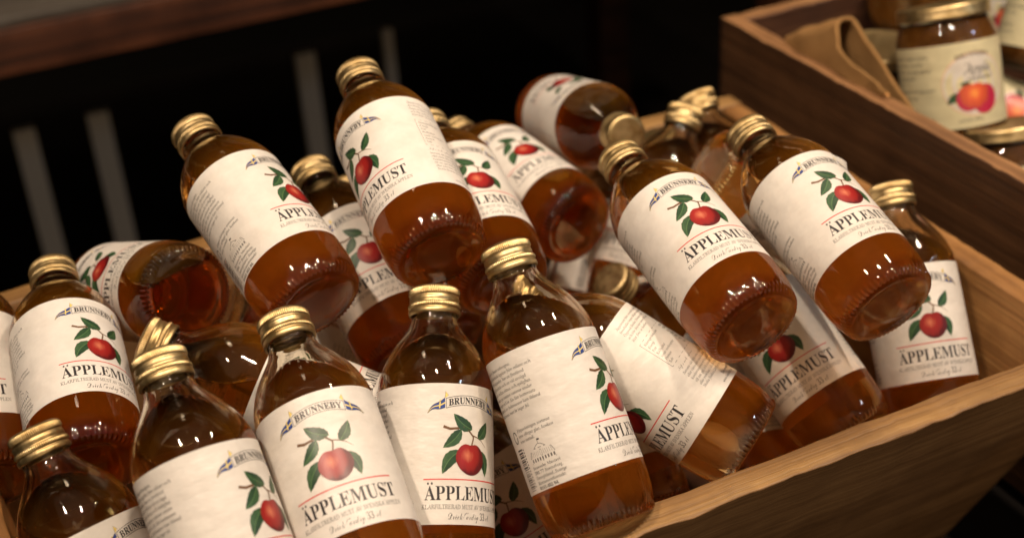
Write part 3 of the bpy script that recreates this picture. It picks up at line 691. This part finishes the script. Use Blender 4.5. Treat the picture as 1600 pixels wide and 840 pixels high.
# ---- ribbed cloth folded over the crate side
def cloth():
    A = [(0.679, 0.793, 0.039), (0.679, 0.824, 0.047), (0.680, 0.857, 0.053), (0.682, 0.865, 0.063), (0.685, 0.870, 0.071), (0.692, 0.870, 0.075), (0.700, 0.865, 0.069), (0.703, 0.830, 0.043), (0.703, 0.787, 0.018)]
    B = [(0.679, 0.799, 0.036), (0.679, 0.847, 0.035), (0.679, 0.897, 0.034), (0.680, 0.918, 0.035), (0.682, 0.932, 0.036), (0.688, 0.937, 0.038), (0.700, 0.926, 0.040), (0.706, 0.890, 0.021), (0.706, 0.830, 0.009)]
    def cr(P, t):
        i = min(int(t), len(P)-2); q = t-i; p0, p1, p2, p3 = (Vector(P[max(0, min(len(P)-1, i+k))]) for k in (-1, 0, 1, 2))
        return 0.5*((2*p1)+(p2-p0)*q+(2*p0-5*p1+4*p2-p3)*q*q+(3*p1-p0-3*p2+p3)*q**3)
    bm = bmesh.new(); uvl = bm.loops.layers.uv.new('UV'); nt_, ns = 400, 24; g = []; inf = {}
    for i in range(nt_+1):
        t = i/nt_*(len(A)-1); a, b = cr(A, t), cr(B, t); row = []
        for j in range(ns+1):
            s_ = j/ns; p = a.lerp(b, s_)
            p += Vector((0.004*noise.noise(p*28), 0.002*noise.noise(p*35), 0.005*math.sin(s_*3.1)*noise.noise(p*26) + 0.0016*noise.noise(p*75)))
            v = bm.verts.new(p + Vector((0.0, 0, RZ+0.004))); row.append(v); inf[v] = (i/nt_, s_)
        g.append(row)
    acc = 0.0; ln = [0.0]
    for i in range(nt_): acc += (g[i+1][0].co-g[i][0].co).length; ln.append(acc)
    for i in range(nt_+1):
        for v in g[i]: inf[v] = (ln[i]/acc, inf[v][1])
    for i in range(nt_):
        for j in range(ns):
            f = bm.faces.new((g[i][j], g[i][j+1], g[i+1][j+1], g[i+1][j]))
            for lp in f.loops: lp[uvl].uv = inf[lp.vert]
    mt, nt, p = principled('ribbed ochre cloth', (0.50, 0.27, 0.10), 0.9, 0, 0.1)
    wv = nt.nodes.new('ShaderNodeTexWave'); wv.bands_direction = 'X'; wv.inputs['Scale'].default_value = 34; wv.inputs['Distortion'].default_value = 0.6
    nt.links.new(coords(nt, 'UV'), wv.inputs[0])
    c = mixcol(nt, wv.outputs[0], (0.40, 0.20, 0.07), (0.74, 0.44, 0.18)); nt.links.new(c, p.inputs['Base Color'])
    bump(nt, p, wv.outputs[0], 1.0, 0.003)
    o = finish('ribbed_cloth', bm, mt); so = o.modifiers.new('thick', 'SOLIDIFY'); so.thickness = 0.003; so.offset = 0
    o['label'] = 'ochre ribbed cloth folded over the side of the dark crate'; o['category'] = 'cloth'
cloth()

# ------------------------------------------------------------------ surroundings
M_BLACK = principled('black cloth', (0.012, 0.010, 0.009), 0.85, 0, 0.1)[0]
tb = bmesh.new(); bmesh.ops.create_cube(tb, size=1, matrix=Matrix.Translation((0.45, 0.62, RZ-0.2158-0.02)) @ Matrix.Diagonal((2.6, 0.96, 0.04, 1)))
dt = empty('display_table', (0.45, 0.62, 0), 'black covered display table standing under the two crates', 'table')
bmesh.ops.translate(tb, verts=tb.verts, vec=(-0.45, -0.62, 0)); finish('table_top', tb, M_BLACK, dt, False)
for sx in (-1.2, 1.2):
    for sy in (-0.42, 0.42):
        b = bmesh.new(); bmesh.ops.create_cube(b, size=1, matrix=Matrix.Translation((sx, sy, (RZ-0.257)/2)) @ Matrix.Diagonal((0.06, 0.06, RZ-0.257, 1))); finish('leg', b, M_BLACK, dt, False)
def plane(name, co, mt):
    b = bmesh.new(); b.faces.new([b.verts.new(c) for c in co]); o = finish(name, b, mt, None, False); o['kind'] = 'structure'; return o
fl, nt, p = principled('dark floor', (0.014, 0.011, 0.009), 0.7, 0, 0.2)
n = noise_node(nt, coords(nt, 'Object'), 6, 5); r = ramp(nt, [(0.3, (0.008, 0.006, 0.005)), (0.7, (0.018, 0.014, 0.011))]); nt.links.new(n.outputs[0], r.inputs[0]); nt.links.new(r.outputs[0], p.inputs['Base Color'])
plane('floor', [(-4, -2, 0), (5, -2, 0), (5, 5, 0), (-4, 5, 0)], fl)
plane('wall', [(-4, 3.2, 0), (5, 3.2, 0), (5, 3.2, 3.2), (-4, 3.2, 3.2)], principled('dark wall', (0.012, 0.010, 0.009), 0.8, 0, 0.1)[0])
W_TBL = wood('dark table edge', 0, (0.018, 0.006, 0.003), (0.085, 0.026, 0.010), (0.18, 0.060, 0.022), seed=8.0, wear=0.8)
W_TOP = wood('worn grey table top', 0, (0.06, 0.050, 0.042), (0.10, 0.088, 0.075), (0.15, 0.135, 0.115), seed=3.0)
bt = empty('side_table', (0.3, 1.9, 0), 'brown wooden table with greyish top standing behind the bottles at upper left', 'table')
def tbox(name, lo, hi, mt, par):
    L = par.location
    return board(name, [Vector(c)-L for c in [(lo[0], lo[1], lo[2]), (hi[0], lo[1], lo[2]), (hi[0], hi[1], lo[2]), (lo[0], hi[1], lo[2]), (lo[0], lo[1], hi[2]), (hi[0], lo[1], hi[2]), (hi[0], hi[1], hi[2]), (lo[0], hi[1], hi[2])]], mt, par, rough_edge=0.001)
tbox('table_top', (-0.9, 1.606, RZ-0.041), (1.3, 2.3, RZ-0.029), W_TOP, bt)
tbox('apron', (-0.9, 1.60, RZ-0.094), (1.3, 1.63, RZ-0.0416), W_TBL, bt)
for lx in (-0.85, 1.2):
    for ly in (1.66, 2.22): tbox('leg', (lx, ly, 0.001), (lx+.06, ly+.06, RZ-0.0952), W_TBL, bt)
M_SLAT = principled('pale grey paint', (0.80, 0.74, 0.66), 0.6)[0]
M_DK = principled('dark rail paint', (0.01, 0.009, 0.008), 0.7)[0]
sp = empty('slatted_screen', (0.4, 2.02, 0), 'dark railing of pale grey upright slats in the shadow under the brown table', 'railing')
for x, h in ((0.135, 0.43), (0.242, 0.43), (0.568, 0.447), (0.706, 0.456), (-0.02, 0.42)):
    b = bmesh.new(); bmesh.ops.create_cube(b, size=1, matrix=Matrix.Translation((x-0.4, 0, 0.14+h/2-0.07)) @ Matrix.Diagonal((0.031 if x < .7 else .016, 0.014, h-0.14, 1))); finish('slat', b, M_SLAT, sp, False)
for zc, hh in ((0.51, 0.09), (0.09, 0.10)):
    b = bmesh.new(); bmesh.ops.create_cube(b, size=1, matrix=Matrix.Translation((0, 0.012, zc)) @ Matrix.Diagonal((2.0, 0.03, hh, 1))); finish('rail', b, M_DK, sp, False)
